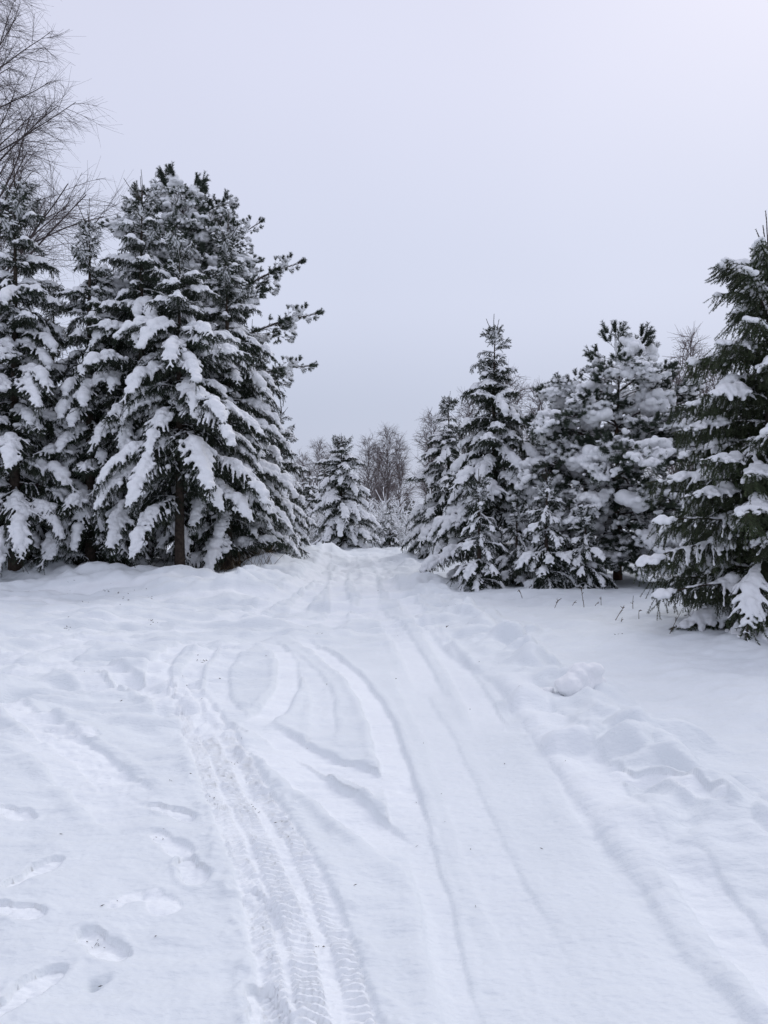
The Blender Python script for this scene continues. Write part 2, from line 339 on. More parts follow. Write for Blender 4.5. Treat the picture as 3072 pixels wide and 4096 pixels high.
def ground_h(x, y, fine=True):
    x = np.asarray(x, np.float32); y = np.asarray(y, np.float32); pack = np.zeros(x.shape, np.float32)
    h = .05 * fbm2(x * .22 + 3, y * .22, 2) * sst(4, 12, np.hypot(x, y))
    xl = np.interp(y, LANE_L[:, 1], LANE_L[:, 0]); xr = np.interp(y, CREV[::-1, 1], CREV[::-1, 0])
    lane = sst(-.1, .2, x - xl) * sst(-.15, .15, xr - x) * (1 - sst(8, 10.5, y)); calm = 1 - .75 * lane
    h = h + calm * .032 * fbm2(x * 1.3, y * 1.3 + 5, 3)
    # drifted, trampled and wind-rippled surface
    ux, uy = x * .8 + y * .6, -x * .6 + y * .8
    field = sst(.6, 1.6, x - np.interp(y, RBERM[::-1, 1], RBERM[::-1, 0]))
    h = h + field * (.08 + .045 * fbm2(ux * .9, uy * 3.0, 3) + .06 * fbm2(x * .7, y * .7, 2))
    left = sst(-.5, -2.0, x) * sst(3.6, 6, y) * (1 - sst(13, 15, y))
    tramp = np.maximum(left, sst(7.5, 9.5, y) * (1 - sst(16, 20, y)) * (1 - field))
    h = h + tramp * (.095 * fbm2(x * .6, y * 1.7 + 3, 4, .62) + .09 * np.abs(noise2(x * 1.3, y * 3.0)) - .03 * np.clip(noise2(x * 1.9 + 7, y * 2.6) - .15, 0, 1) * 2)
    roadfar = sst(13, 16, y) * (1 - field)
    h = h + roadfar * .13 * fbm2(x * 1.4, y * 1.1, 3)
    h = h + .006 * np.abs(fbm2(x * 3 + 2, y * 3.4, 2)) * sst(.3, -.3, x)
    # berms
    d, al, tot = sdist(x, y, LBERM)
    up = sst(-1.6, .1, -np.abs(d) * 0 + d)                      # left of travel = beyond the berm
    crest = .36 * np.exp(-np.clip(-d, 0, 9) ** 2 / .55) * np.exp(-np.clip(d, 0, 9) ** 2 / .8) * sst(0, 2.5, tot - al)
    h = h + crest * (1 + .55 * noise2(al * .9, d * .9 + 4) + .25 * noise2(al * 2.6, d * 2.2))
    h = h + .10 * sst(-.2, .8, d) * (y > 8) * (d < 60) * sst(0, 2.5, tot - al)
    d, al, tot = sdist(x, y, RBERM)
    prof = np.exp(-np.clip(d, 0, 9) ** 2 / .09) * np.exp(-np.clip(-d, 0, 9) ** 2 / .30)
    h = h + .17 * prof * np.clip(.8 + .7 * noise2(al * .9 + .4, d * .9) + .5 * noise2(al * 2.7, d * 2.7) + .25 * noise2(al * 6.1, d * 6.1), 0, 2.2) * sst(0, 1.0, tot - al)
    dome = np.zeros_like(h)
    for cx, cy, rx, ry, an, hh in DOMES:
        m = (np.abs(x - cx) < 3 * rx) & (np.abs(y - cy) < 3 * rx)
        if not m.any(): continue
        qx, qy = x[m] - cx, y[m] - cy; ca, sa = math.cos(an), math.sin(an)
        e = np.hypot((qx * ca + qy * sa) / rx, (-qx * sa + qy * ca) / ry) + .22 * noise2(qx * 5 + cx, qy * 5 + cy)
        dome[m] = np.maximum(dome[m], hh * (1 - sst(.15, 1.25, e)))
    h = h + dome
    # smooth lane between the groove at its right and the raised part at its left
    d, al, tot = sdist(x, y, EDGE)
    inside = sst(.30, .9, al) * sst(0, .4, tot - al + .4)
    dd = d + .02 * noise2(al * 4, 1.0) + .006 * noise2(al * 17, 2.0)
    h = h - .032 * sst(-.035, .04, dd) * np.exp(-np.clip(d, 0, 9) ** 2 / .18) * sst(.0, .6, al) + .012 * np.exp(-(dd + .06) ** 2 / .004) * inside
    d, al, tot = sdist(x, y, CREV)
    dd = d + .03 * noise2(al * 2.3, 1.0) + .012 * noise2(al * 9, 2.0) + .005 * noise2(al * 30, 5.0)
    h = h - (.024 - .007 * sst(3.0, 7.5, al)) * (1 + .5 * noise2(al * 2.1, 4.0)) * np.exp(-np.clip(dd, 0, 9) ** 2 / .0008) * np.exp(-np.clip(-dd, 0, 9) ** 2 / .006) * (1 + .5 * noise2(al * 3, 7.0))
    h = h + .030 * np.exp(-(dd - .10) ** 2 / .009)
    # single wheel grooves: the deepest one wins where they cross
    neg = np.zeros_like(h); pos = np.zeros_like(h)
    for c, hw, dep, rim, rough in TRACK_C:
        lo = c.min(0) - .6; hi = c.max(0) + .6
        m = (x > lo[0]) & (x < hi[0]) & (y > lo[1]) & (y < hi[1])
        if not m.any(): continue
        xm, ym = x[m], y[m]
        d, al, tot = sdist(xm, ym, c)
        d = d + .015 * noise2(al * 3, 1.7) + .012 * noise2(xm * 9, ym * 9) * (.25 + rough)
        a = np.abs(d); fl_ = min(.8, .28 * tot); fade = sst(0, fl_, al + .12) * sst(0, fl_, tot - al + .12)
        q = -dep * (1 - sst(hw * .86, hw * 1.08, a)) + rim * np.exp(-((a - hw * 1.35) / (hw * .35)) ** 2) * (1 + .8 * noise2(al * 4, d * 8))
        q = q + (1 - sst(hw * .8, hw, a)) * rough * (.012 * noise2(xm * 13, ym * 13) + .006 * noise2(xm * 31, ym * 31))
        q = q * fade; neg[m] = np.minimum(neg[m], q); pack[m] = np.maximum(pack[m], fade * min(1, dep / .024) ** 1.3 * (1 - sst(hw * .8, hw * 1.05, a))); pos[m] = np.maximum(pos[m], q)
    h = h + np.where(neg < -.004, neg, neg + pos)
    # the driven track: a pressed trough with bar treads
    lo = MAIN.min(0) - .7; hi = MAIN.max(0) + .7
    m = (x > lo[0]) & (x < hi[0]) & (y > lo[1]) & (y < hi[1])
    if m.any():
        xm, ym = x[m], y[m]
        d, al, tot = sdist(xm, ym, MAIN)
        hw = .185 - .055 * sst(2.2, 5.0, al)
        fade = sst(0, .6, tot - al + .1)
        ed = np.abs(d) + .016 * noise2(al * 3.3, 2.2) + .006 * noise2(al * 14, 3.1)
        fl = 1 - sst(hw * .92, hw * 1.06, ed)
        q = -.020 * (1 - sst(hw * .93, hw * 1.09, ed)) + .014 * np.exp(-((ed - hw * 1.22) / .04) ** 2) * (.6 + noise2(al * 2.1, 9.0))
        soft = .5 + .5 * np.clip(noise2(al * 2.2, d * 9) * 2.2 + .85, -1, 1)
        for c0, bw, per, slant in ((.155, .045, .034, .35), (.015, .052, .036, -.55), (-.155, .040, .034, -.4)):
            cc = c0 * hw / .215
            band = 1 - sst(bw * .75, bw * 1.1, np.abs(d - cc + .010 * noise2(al * 4, c0 * 30)))
            ph = (al + slant * (d - cc) + .008 * noise2(al * 5, d * 10)) / per
            bar = sst(-.12, .22, np.sin(TWO_PI * ph))
            q = q + .020 * band * bar * soft * fl
        crumb = .006 * noise2(xm * 22, ym * 22) + .008 * np.abs(noise2(xm * 40, ym * 40)) + .004 * noise2(xm * 75, ym * 75) + .006 * noise2(xm * 8, ym * 8)
        q = q + fl * crumb * (.55 + .7 * sst(-.1, .4, noise2(al * 1.7 + 5, d * 6)))
        q = q + .02 * np.clip(noise2(xm * 17, ym * 17), 0, 1) * (1 - sst(.02, .10, np.abs(ed - hw * 1.1)))
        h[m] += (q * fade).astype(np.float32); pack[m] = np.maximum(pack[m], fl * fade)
    if not fine: return h
    for (hp, tp, ln, wd, dep) in PRINTS:
        a = W(*hp); b = W(*tp); c = (a + b) / 2; u = (b - a); u = u / np.linalg.norm(u)
        m = (np.abs(x - c[0]) < .4) & (np.abs(y - c[1]) < .4)
        if not m.any(): continue
        sx = (x[m] - c[0]) * u[0] + (y[m] - c[1]) * u[1]; sy = -(x[m] - c[0]) * u[1] + (y[m] - c[1]) * u[0]
        sy = sy + .012 * noise2(sx * 9, hp[0] * .1); 
        e1 = np.hypot((sx - ln * .16) / (ln * .36), sy / (wd * .52)); e2 = np.hypot((sx + ln * .26) / (ln * .25), sy / (wd * .42))
        e = np.minimum(e1, e2) + .05 * noise2(x[m] * 14, y[m] * 14)
        q = -.56 * dep * (1 - sst(.94, 1.03, e)) + .22 * dep * np.exp(-((e - 1.3) / .22) ** 2) * (.4 + noise2(x[m] * 8, y[m] * 8))
        q = q + (1 - sst(.8, 1, e)) * (.008 * noise2(x[m] * 18, y[m] * 18) + .0015 * np.sin(sx * 210) * (e < .9))
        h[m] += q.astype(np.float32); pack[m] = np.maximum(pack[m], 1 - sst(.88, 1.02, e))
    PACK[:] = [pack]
    for px, py, r, dep in PITS:
        c = W(px, py); q = ((x - c[0]) ** 2 + (y - c[1]) ** 2) / (r * r)
        h = h - dep * np.exp(-q)
    h = h + calm * .013 * fbm2(x * 2.6, y * 8, 2) + .003 * fbm2(x * 7, y * 9, 2) + .0028 * noise2(x * 26, y * 26) + .002 * noise2(x * 55, y * 55)
    return h
def gz(x, y): return float(ground_h(np.array([x]), np.array([y]), False)[0])

def build_ground():
    ys = [-60, -30, -15, -8, -4, -2, -1, -.3, .2, .6, .9, 1.2, 1.4, 1.55]
    y = 1.62
    while y < 5.0: ys.append(y); y *= 1.0023
    while y < 45: ys.append(y); y *= 1.0055
    while y < 900: ys.append(y); y *= 1.12
    ys = np.array(ys)
    uc = np.linspace(-1.06, 1.06, 505)
    ex = [1.06]
    st = .006
    while ex[-1] < 60: ex.append(ex[-1] + st); st *= 1.22
    ex = np.array(ex[1:])
    u = np.concatenate([-ex[::-1], uc, ex])
    wy = .552 * np.maximum(ys, 1.0) + .42
    wy = np.minimum(wy, 60)
    Xg = u[None, :] * wy[:, None]; Yg = np.repeat(ys[:, None], len(u), 1)
    h = ground_h(Xg.ravel(), Yg.ravel())
    v = np.stack([Xg.ravel(), Yg.ravel(), h], 1)
    r, c = Xg.shape; idx = np.arange(r * c).reshape(r, c)
    q = np.stack([idx[:-1, :-1], idx[:-1, 1:], idx[1:, 1:], idx[1:, :-1]], -1).reshape(-1, 4)
    me = mesh_np('snow_ground', v, quads=q, mats=['snow_ground'])
    at_ = me.attributes.new('pressed_floor', 'FLOAT', 'POINT'); at_.data.foreach_set('value', PACK[0].astype(np.float32))
    return tag(link('snow_ground', me), kind='structure')
build_ground()

# ------------------------------------------------------------------ branch library
def arc(L, e0, e1, n, rng, az=0.0, wob=.06):
    s = np.linspace(0, 1, n); el = np.radians(e0 + (e1 - e0) * s ** 1.15)
    a = az + np.cumsum(rng.normal(0, wob, n)) * .35
    d = np.stack([np.cos(el) * np.cos(a), np.cos(el) * np.sin(a), np.sin(el)], 1) * (L / (n - 1))
    p = np.zeros((n, 3)); p[1:] = np.cumsum(d[:-1], 0); return p
def at(p, s):
    t = s * (len(p) - 1); i = min(int(t), len(p) - 2); f = t - i
    d = p[i + 1] - p[i]; return p[i] * (1 - f) + p[i + 1] * f, d / (np.linalg.norm(d) + 1e-9)
def bend(p0, d, L, droop, n, rng):
    """twig polyline from p0 along d sagging by droop"""
    out_ = [np.array(p0)]; d = np.array(d, float)
    for i in range(n - 1):
        d = d + np.array([0, 0, -droop / (n - 1)]) + rng.normal(0, .05, 3); d /= np.linalg.norm(d)
        out_.append(out_[-1] + d * L / (n - 1))
    return np.array(out_)

def spruce_bough(name, L, e0, e1, seed, load=1.0, nm='needles'):
    rng = np.random.RandomState(seed)
    ax = arc(L, e0, e1, 20, rng)
    # lumps of snow along the bough
    cs = rng.uniform(.28, .97, 2 + int(L * 1.3)); am = rng.uniform(.5, 1.5, len(cs)) * load; sg = rng.uniform(.05, .13, len(cs))
    def ld(s): return min(1.32, .09 * load + float((am * np.exp(-((s - cs) / sg) ** 2)).sum()))
    young = e1 > 20
    if young: am = am * .6
    curtain = nm == 'needles_near'
    lat, latr, hang, B, Rr = [], [], [], [], []
    def blobs(p, r0, r1, lo=0.0, up=.5, keep=1.0, hi=.97):
        ll = np.linalg.norm(np.diff(p, axis=0), axis=1).sum(); s = lo
        while s < hi:
            r = r0 + (r1 - r0) * s; q, t = at(p, s)
            st = max(.0, 1 - abs(t[2]) ** 2.5)
            r *= (.55 + .45 * st) * rng.uniform(.75, 1.2)
            if rng.rand() < keep:
                B.append(q + np.array([rng.normal(0, .15 * r), rng.normal(0, .15 * r), up * r])); Rr.append(r)
            s += max(.7 * r, .012) / ll
    s = .06; step = (.078 if L > 1 else .075) / L
    k = 0
    while s < .985:
        p0, t = at(ax, s)
        for side in (-1, 1):
            l = min(.72, .36 * L * (1 - s) ** .75 * min(1, s * 2.6 + .30) * rng.uniform(.55, 1.2) + (.11 if young else .07))
            if curtain and s > .72: l *= .55
            fa = R(rng.uniform(38, 62)) * side
            hz = np.array([t[0], t[1], 0]); hz /= np.linalg.norm(hz) + 1e-9
            d = np.array([hz[0] * math.cos(fa) - hz[1] * math.sin(fa), hz[0] * math.sin(fa) + hz[1] * math.cos(fa), t[2] * .7 + (rng.uniform(-.1, .4) if young else -rng.uniform(-.08, .36))])
            d /= np.linalg.norm(d)
            lp = bend(p0, d, l, rng.uniform(-.5, 0) if young else rng.uniform(.35, 1.15) * min(1, l * 2.6), 7, rng)
            lat.append(lp); latr.append(.002 + .004 * l)
            q = ld(s) * rng.uniform(.45, 1.35)
            if q > .30 or rng.rand() < .30: blobs(lp, .014 + .036 * q * min(1, .5 + L * .4), .011 + .011 * q, 0.0, .5, .97, .62 if young else .86)
            elif rng.rand() < .7: blobs(lp, .016, .012, rng.uniform(0, .6), .5, .45)
            m = .07 + rng.uniform(0, .05)
            while m < l - .03:
                f = m / l; b0, tt = at(lp, f)
                for sd in (-1, 1):
                    if rng.rand() < .2: continue
                    ln = min(.30, .55 * (l - m) + .07) * rng.uniform(.65, 1.15)
                    perp = np.array([-tt[1], tt[0], 0]) * sd
                    dd = tt * .6 + perp * .55 + np.array([0, 0, -rng.uniform(.6, 1.6) if curtain else -rng.uniform(.1, .95)]); dd /= np.linalg.norm(dd)
                    hp = bend(b0, dd, ln, .35, 5, rng); hang.append(hp)
                    if rng.rand() < min(.7, .12 + .5 * q) * (dd[2] > -.55): blobs(hp, .014 + .010 * q, .011, 0.0, .5)
                m += .085
        for _ in range((3 if curtain else 2) if L > .7 else 0):
            dd = np.array([rng.normal(0, .3) + .3, rng.normal(0, .4), -1]); dd /= np.linalg.norm(dd)
            hang.append(bend(p0, dd, rng.uniform(.12, .42 if curtain else .32), .1, 5, rng))
        s += step; k += 1
    # snow riding on the main axis and the pillows
    s = .03
    while s < (.72 if young or curtain else .95 if L < 1 else .93):
        q = ld(s); r = (.016 + .080 * q * min(1, .25 + L / 2.3)) * rng.uniform(.8, 1.15)
        p0, t = at(ax, s); B.append(p0 + np.array([0, rng.normal(0, .2 * r), .5 * r])); Rr.append(r); s += .55 * r / L
    for c, a in zip(cs, am):
        if a < .62 or young: continue
        for j in range(int(5 + 8 * L)):
            s = np.clip(c + rng.normal(0, .07), .05, .97); p0, t = at(ax, s)
            wdt = .14 * min(L, 2.0) * (1 - s) ** .5 + .03
            y_ = rng.normal(0, 1) * wdt * .55
            r = rng.uniform(.032, .062 + .016 * min(L, 2.4)) * (.55 + .35 * a) * min(1, .42 + .38 * L)
            B.append(p0 + np.array([-t[1], t[0], 0]) * y_ + np.array([0, 0, .25 * r - .9 * abs(y_) * .35])); Rr.append(r)
    lat = np.array(lat); hang = np.array(hang) if hang else np.zeros((0, 5, 3))
    axn = ax[None]; rt = (.006 + .010 * L) * (1 - .8 * np.linspace(0, 1, 20))[None]
    v0, q0 = tubes(axn, rt, 5); v1, q1 = tubes(lat, np.array(latr)[:, None] * np.linspace(1, .45, 7)[None], 3)
    wood = [(v0, q0, 0), (v1, q1, 0)]
    if len(hang): v2, q2 = tubes(hang[:, ::2], np.full((len(hang), 3), .0022), 3); wood.append((v2, q2, 0))
    wv, wq, wk = merge(wood)
    nd = []
    dens = 330 if L > 1.5 else 400
    tipax = ax[int(20 * .35):]
    nd.append((*needles(tipax[None], 700, .026, .005, rng), 1))
    nd.append((*needles(lat, dens, .029, .0062, rng), 1))
    if len(hang): nd.append((*needles(hang, dens, .028, .0062, rng, droop=.15), 1))
    nv, nf, nk = merge(nd)
    me = mesh_np(name, np.concatenate([wv, nv]), tris=nf + len(wv), quads=wq, mats=['twig', nm], tri_mat=1, quad_mat=0, smooth=False)
    vox = .0105 if L < .7 else (.013 if L < 1.5 else .016)
    sn = snow_mesh(name + '_snow', B, np.maximum(Rr, vox * 1.05), vox, seed=seed, smooth=2)
    return me, sn

def pine_bough(name, L, e0, e1, seed, load=1.0):
    rng = np.random.RandomState(seed)
    ax = arc(L, e0, e1, 16, rng, wob=.12)
    subs, shoots, B, Rr = [], [], [], []
    def tuft(p, d, n, ln):
        for j in range(n):
            dd = d * 1.0 + rng.normal(0, .42, 3) * (j > 0) + np.array([0, 0, .5 if e0 > 40 else .1]); dd /= np.linalg.norm(dd)
            l = ln * rng.uniform(.7, 1.2); sp = bend(p, dd, l, -.15, 4, rng); shoots.append(sp)
            pq = float(np.clip(noise3((p * 1.7 + seed)[None])[0] * 2.3 + .48, 0, 1.25)) * load
            if rng.rand() < .04 + pq:
                q = rng.uniform(.5, 1.2) * pq
                for f in np.linspace(.05, .85, 4):
                    c, t = at(sp, f); r = (.020 + .034 * q) * (1 - .35 * f) * (1 - .5 * max(0, t[2]))
                    B.append(c + np.array([0, 0, .55 * r])); Rr.append(r)
        pq = float(np.clip(noise3((p * 1.7 + seed)[None])[0] * 2.3 + .48, 0, 1.25)) * load
        if pq > .62:
            q = rng.uniform(.05, .09) * pq
            for j in range(5):
                B.append(p + d * .05 + rng.normal(0, .06, 3) * np.array([1, 1, .5]) + np.array([0, 0, .025])); Rr.append(q * rng.uniform(.6, 1))
    s = .22 if L < 3 else .45
    while s < .97:
        p0, t = at(ax, s)
        for side in (-1, 1):
            if rng.rand() < (.15 if L < 3 else .4): continue
            l = min(.8, .42 * L * (1 - s) ** .8 + .14) * rng.uniform(.7, 1.15)
            fa = R(rng.uniform(35, 60)) * side
            hz = np.array([t[0], t[1], 0]); hz /= np.linalg.norm(hz) + 1e-9
            d = np.array([hz[0] * math.cos(fa) - hz[1] * math.sin(fa), hz[0] * math.sin(fa) + hz[1] * math.cos(fa), t[2] * .6 + rng.uniform(-.3, .35)]); d /= np.linalg.norm(d)
            sp = bend(p0, d, l, rng.uniform(-.1, .45), 7, rng); subs.append(sp)
            e_, te = at(sp, .999); tuft(e_, te, rng.randint(3, 6), .21 if e0 > 40 else .16)
            m = .12
            while m < l - .08:
                b0, tt = at(sp, m / l); sd = rng.choice([-1, 1])
                dd = tt * .7 + np.array([-tt[1], tt[0], 0]) * sd * .6 + np.array([0, 0, rng.uniform(-.35, .3)]); dd /= np.linalg.norm(dd)
                l2 = min(.3, (l - m) * .7 + .06); s2 = bend(b0, dd, l2, .1, 7, rng); subs.append(s2)
                e_, te = at(s2, .999); tuft(e_, te, rng.randint(2, 4), .12); m += .13
            q = rng.uniform(.4, 1.1) * load
            for f in np.arange(.1, .95, .06 / l * .8):
                if rng.rand() < .28:
                    c, _ = at(sp, f); r = .017 + .012 * q; B.append(c + np.array([0, 0, .5 * r])); Rr.append(r)
        s += (.24 if e0 > 40 else .15) / L
    e_, te = at(ax, .999); tuft(e_, te, 6, .24 if e0 > 40 else .18)
    for f in np.arange(.02, .98, .03 / L):
        c, _ = at(ax, f); r = (.016 + .012 * load) * rng.uniform(.7, 1.3); B.append(c + np.array([0, 0, .6 * r])); Rr.append(r)
    subs = np.array(subs); shoots = np.array(shoots)
    v0, q0 = tubes(ax[None], ((.006 + .011 * L) * (1 - .75 * np.linspace(0, 1, 16)))[None], 5)
    v1, q1 = tubes(subs, np.repeat(np.linspace(.006, .003, 7)[None], len(subs), 0), 3)
    wv, wq, wk = merge([(v0, q0, 0), (v1, q1, 0)])
    nv, nf = needles(shoots, 700, .062, .0062, rng, fwd=.75)
    me = mesh_np(name, np.concatenate([wv, nv]), tris=nf + len(wv), quads=wq, mats=['twig', 'needles_pine'], tri_mat=1, quad_mat=0, smooth=False)
    sn = snow_mesh(name + '_snow', B, np.maximum(Rr, .016), .014 if L < 1.2 else .0165, seed=seed, smooth=2)
    return me, sn

LIB = []          # (kind, length, attitude, branch mesh, snow mesh)
def lib(kind, L, att, seed, load=1.0, nm='needles'):
    e = {'up': (46, 52), 'level': (18, -32), 'long': (10, -14), 'droop': (6, -66), 'hang': (-18, -78)}.get(att)
    if kind == 'pine':
        e = {'up': (50, 74), 'arm': (38, 6), 'level': (24, -4), 'droop': (8, -44), 'hang': (-5, -60)}[att]
        me, sn = pine_bough('pine_branch', L, e[0], e[1], seed, load)
    else:
        me, sn = spruce_bough('spruce_branch', L, e[0], e[1], seed, load, nm)
    LIB.append((kind, L, att, me, sn))
for i, (L, att, ld) in enumerate([(.28, 'up', .55), (.28, 'up', .8), (.5, 'up', .6), (.5, 'level', 1.0), (.5, 'droop', 1.1), (.8, 'up', .7), (.8, 'level', 1.0), (.8, 'droop', 1.2),
                                  (1.2, 'level', 1.0), (1.2, 'droop', 1.2), (1.2, 'hang', 1.1), (1.7, 'level', 1.0), (1.7, 'droop', 1.2), (1.7, 'hang', 1.0),
                                  (2.3, 'level', 1.0), (2.3, 'droop', 1.25), (2.3, 'droop', 1.0), (2.3, 'hang', 1.1), (3.0, 'droop', 1.1), (.5, 'level', .45), (.8, 'droop', .5), (.8, 'hang', .8), (.5, 'hang', .7), (1.2, 'droop', .6), (1.7, 'droop', .7)]):
    lib('spruce', L, att, 100 + i, ld)
for i, (L, att, ld) in enumerate([(.5, 'long', .6), (.9, 'long', .7), (.9, 'droop', .8), (1.4, 'long', .75), (1.4, 'long', .5), (1.4, 'droop', .8), (1.4, 'droop', .55), (1.9, 'long', .65)]):
    lib('green', L, att, 200 + i, ld, 'needles_near')
for i, (L, att, ld) in enumerate([(.6, 'up', 1.0), (.5, 'level', 1.1), (1.0, 'up', 1.1), (.9, 'level', 1.25), (1.5, 'level', 1.2), (1.5, 'droop', 1.35), (2.2, 'level', 1.15), (2.2, 'droop', 1.35), (2.2, 'hang', 1.1), (3.6, 'arm', .75)]):
    lib('pine', L, att, 300 + i, ld)

def pick(kind, L, atts, rng):
    c = [b for b in LIB if b[0] == kind]
    def cost(b): return abs(math.log(b[1] / L)) + (0 if b[2] in atts else .55) + rng.uniform(0, .22)
    return min(c, key=cost)

# ------------------------------------------------------------------ trees
def trunk_mesh(H, r0, mat, rng, n=14, sides=9, flare=.25):
    z = np.linspace(-.15, H, n); t = np.clip(z / H, 0, 1)
    p = np.stack([np.cumsum(rng.normal(0, .006, n)), np.cumsum(rng.normal(0, .006, n)), z], 1); p -= p[0] * np.array([1, 1, 0])
    r = r0 * (1 - t) ** .9 + .006 + flare * r0 * np.exp(-np.clip(z, 0, 9) / .18)
    v, q = tubes(p[None], r[None], sides)
    return mesh_np('trunk', v, quads=q, mats=[mat]), p
def add_bough(root, b, loc, az, pitch, sc, flip):
    o = link('branch', b[3], root, loc, (0, -pitch, az), (sc, sc * flip, sc))
    link('snow_load', b[4], o)
    return o
def leader_mesh(l, rng, mat, n=5, pine=False):
    """upright leader shoot with its crown of bare bud shoots"""
    tw = [bend((0, 0, 0), (rng.normal(0, .03), rng.normal(0, .03), 1), l, 0, 5, rng)]
    for j in range(n):
        a = j / n * TWO_PI + rng.uniform(-.4, .4); e = R(rng.uniform(42, 62))
        tw.append(bend((0, 0, l * rng.uniform(0, .12)), (math.cos(a) * math.cos(e), math.sin(a) * math.cos(e), math.sin(e)), l * rng.uniform(.5, .8), -.35, 5, rng))
    tw = np.array(tw)
    v, q = tubes(tw, np.repeat(np.linspace(.011, .005, 5)[None], len(tw), 0), 4)
    nv, nf = needles(tw, 420, .020, .005, rng, fwd=1.1)
    return mesh_np('leader_shoot', np.concatenate([v, nv]), tris=nf + len(v), quads=q, mats=['twig', mat], tri_mat=1, quad_mat=0, smooth=False)

SPR_G = 'snow-laden spruces around the clearing'
def spruce(px, d, top, reach0, label, seed, kind='spruce', low=.25, dens=1.0, name='spruce_tree', group=SPR_G, hang=.35, leaders=1, pw=.84, step=None, x=None, H=None, cat='spruce'):
    rng = np.random.RandomState(seed); rr = random.Random(seed); reach = reach0 * 1.14
    x = X_at(px, d) if x is None else x
    z0 = gz(x, d); H = (EYE + (1106 - top) / F * d - z0) if H is None else H
    root = link(name, None, None, (x, d, z0)); root.empty_display_size = .2
    tag(root, label, cat, group)
    tm, tp = trunk_mesh(H * .93, .012 * H + .02, 'bark', rng)
    link('trunk', tm, root)
    nm = 'needles_near' if kind == 'green' else 'needles'
    ll = min(.95, .075 * H + .18)
    for k in range(leaders):
        off = (0, 0) if k == 0 else (rr.uniform(-.3, .3), rr.uniform(-.2, .2))
        link('leader_shoot', leader_mesh(ll * (1 if k == 0 else rr.uniform(.7, .95)), rng, nm), root, (tp[-1][0] + off[0], tp[-1][1] + off[1], H - ll))
    z = low; st = step or (.27 + .021 * H)
    top_z = H - ll * .9
    while z < top_z:
        t = (z - low) / (H - low)
        Lb = reach * (1 - t) ** pw * (.80 + .20 * min(1, t * 5)) + .06
        n = max(4, int(round((5.6 if Lb > .7 else 5) * dens)))
        a0 = rr.uniform(0, TWO_PI)
        for j in range(n):
            l = Lb * rr.choice((rr.uniform(.45, .9), rr.uniform(.8, 1.18), rr.uniform(.9, 1.15))); az = a0 + j / n * TWO_PI + rr.uniform(-.42, .42)
            if t > .84: atts = ('up',)
            elif t > .66: atts = ('up', 'level') if rr.random() < .4 else ('level',)
            elif t > .4: atts = ('level', 'droop')
            else: atts = ('droop', 'hang') if rr.random() < hang + .3 else ('level', 'droop')
            if H < 3.2 and .15 < t < .7: atts = ('droop', 'hang')
            if kind == 'green': atts = ('long',) if rr.random() < .62 else ('droop',)
            b = pick(kind, l, atts, rr)
            zz = z + rr.uniform(-.5, .5) * st
            add_bough(root, b, (tp[0][0], tp[0][1], max(.12, zz)), az, R(rr.uniform(-14, 10) + (26 if kind == 'green' and t > .72 else 0)), l / b[1], rr.choice((-1, 1)))
        z += st * (1 - .3 * t) * rr.uniform(.75, 1.25)
    return root
def pine(px, d, top, reach, label, seed, low=1.0, dens=1.0, group='snow-laden pines among the spruces', shape=None, extra=()):
    rng = np.random.RandomState(seed); rr = random.Random(seed)
    x = X_at(px, d); z0 = gz(x, d); H = EYE + (1106 - top) / F * d - z0 - .75
    root = link('pine_tree', None, None, (x, d, z0)); tag(root, label, 'pine', group)
    tm, tp = trunk_mesh(H * .92, .012 * H + .03, 'pine_bark', rng); link('trunk', tm, root)
    z = low; st = .34
    while z < H * .97:
        t = (z - low) / (H - low)
        Lb = reach * (shape(t) if shape else min(1, .70 + t * 1.2) * (1 - t ** 3.2) ** .75) + .34
        n = max(3, int(round((6 if t < .78 else 4) * dens))); a0 = rr.uniform(0, TWO_PI)
        for j in range(n):
            l = Lb * rr.uniform(.7, 1.1); az = a0 + j / n * TWO_PI + rr.uniform(-.35, .35)
            atts = ('up',) if t > .86 else (('level', 'up') if t > .66 else (('level', 'droop') if t > .3 else ('droop', 'hang')))
            b = pick('pine', l, atts, rr)
            add_bough(root, b, (0, 0, min(z + rr.uniform(-.15, .15), H * .9)), az, R(rr.uniform(-8, 12)), l / b[1], rr.choice((-1, 1)))
        z += st * (1 if t < .75 else 1.3)
    for zz, l, az, pit in extra:
        b = pick('pine', l, ('arm',), rr); add_bough(root, b, (0, 0, zz), az, R(pit), l / b[1], 1)
    return root

# left of the track
spruce(34, 16.3, 332, 2.2, 'tall snow-covered spruce cut off by the left edge of the picture', 1, low=.9)
spruce(196, 16.8, 425, 1.75, 'slim snowy spruce with a single thin leader, second from the left edge', 2, low=.4)
spruce(308, 16.9, 366, 2.3, 'tall snowy spruce standing between the slim spruce and the broad drooping spruce', 3, low=2.0)
spruce(388, 15.9, 494, 2.55, 'broad spruce with thick drooping snow pillows and a bare lower trunk behind the snow bank', 4, low=1.95, hang=.55)
spruce(490, 17.4, 455, 2.1, 'tall snowy spruce on the right flank of the left group beside the track', 5, low=.75)
spruce(606, 24, 862, 1.45, 'darker spruce standing deep in the shade behind the left group by the track', 6, low=.3)
# centre
spruce(738, 31, 935, 1.9, 'small dark spruce with several leaders standing alone at the end of the track', 7, low=.1, leaders=4, pw=.68, dens=1.5)
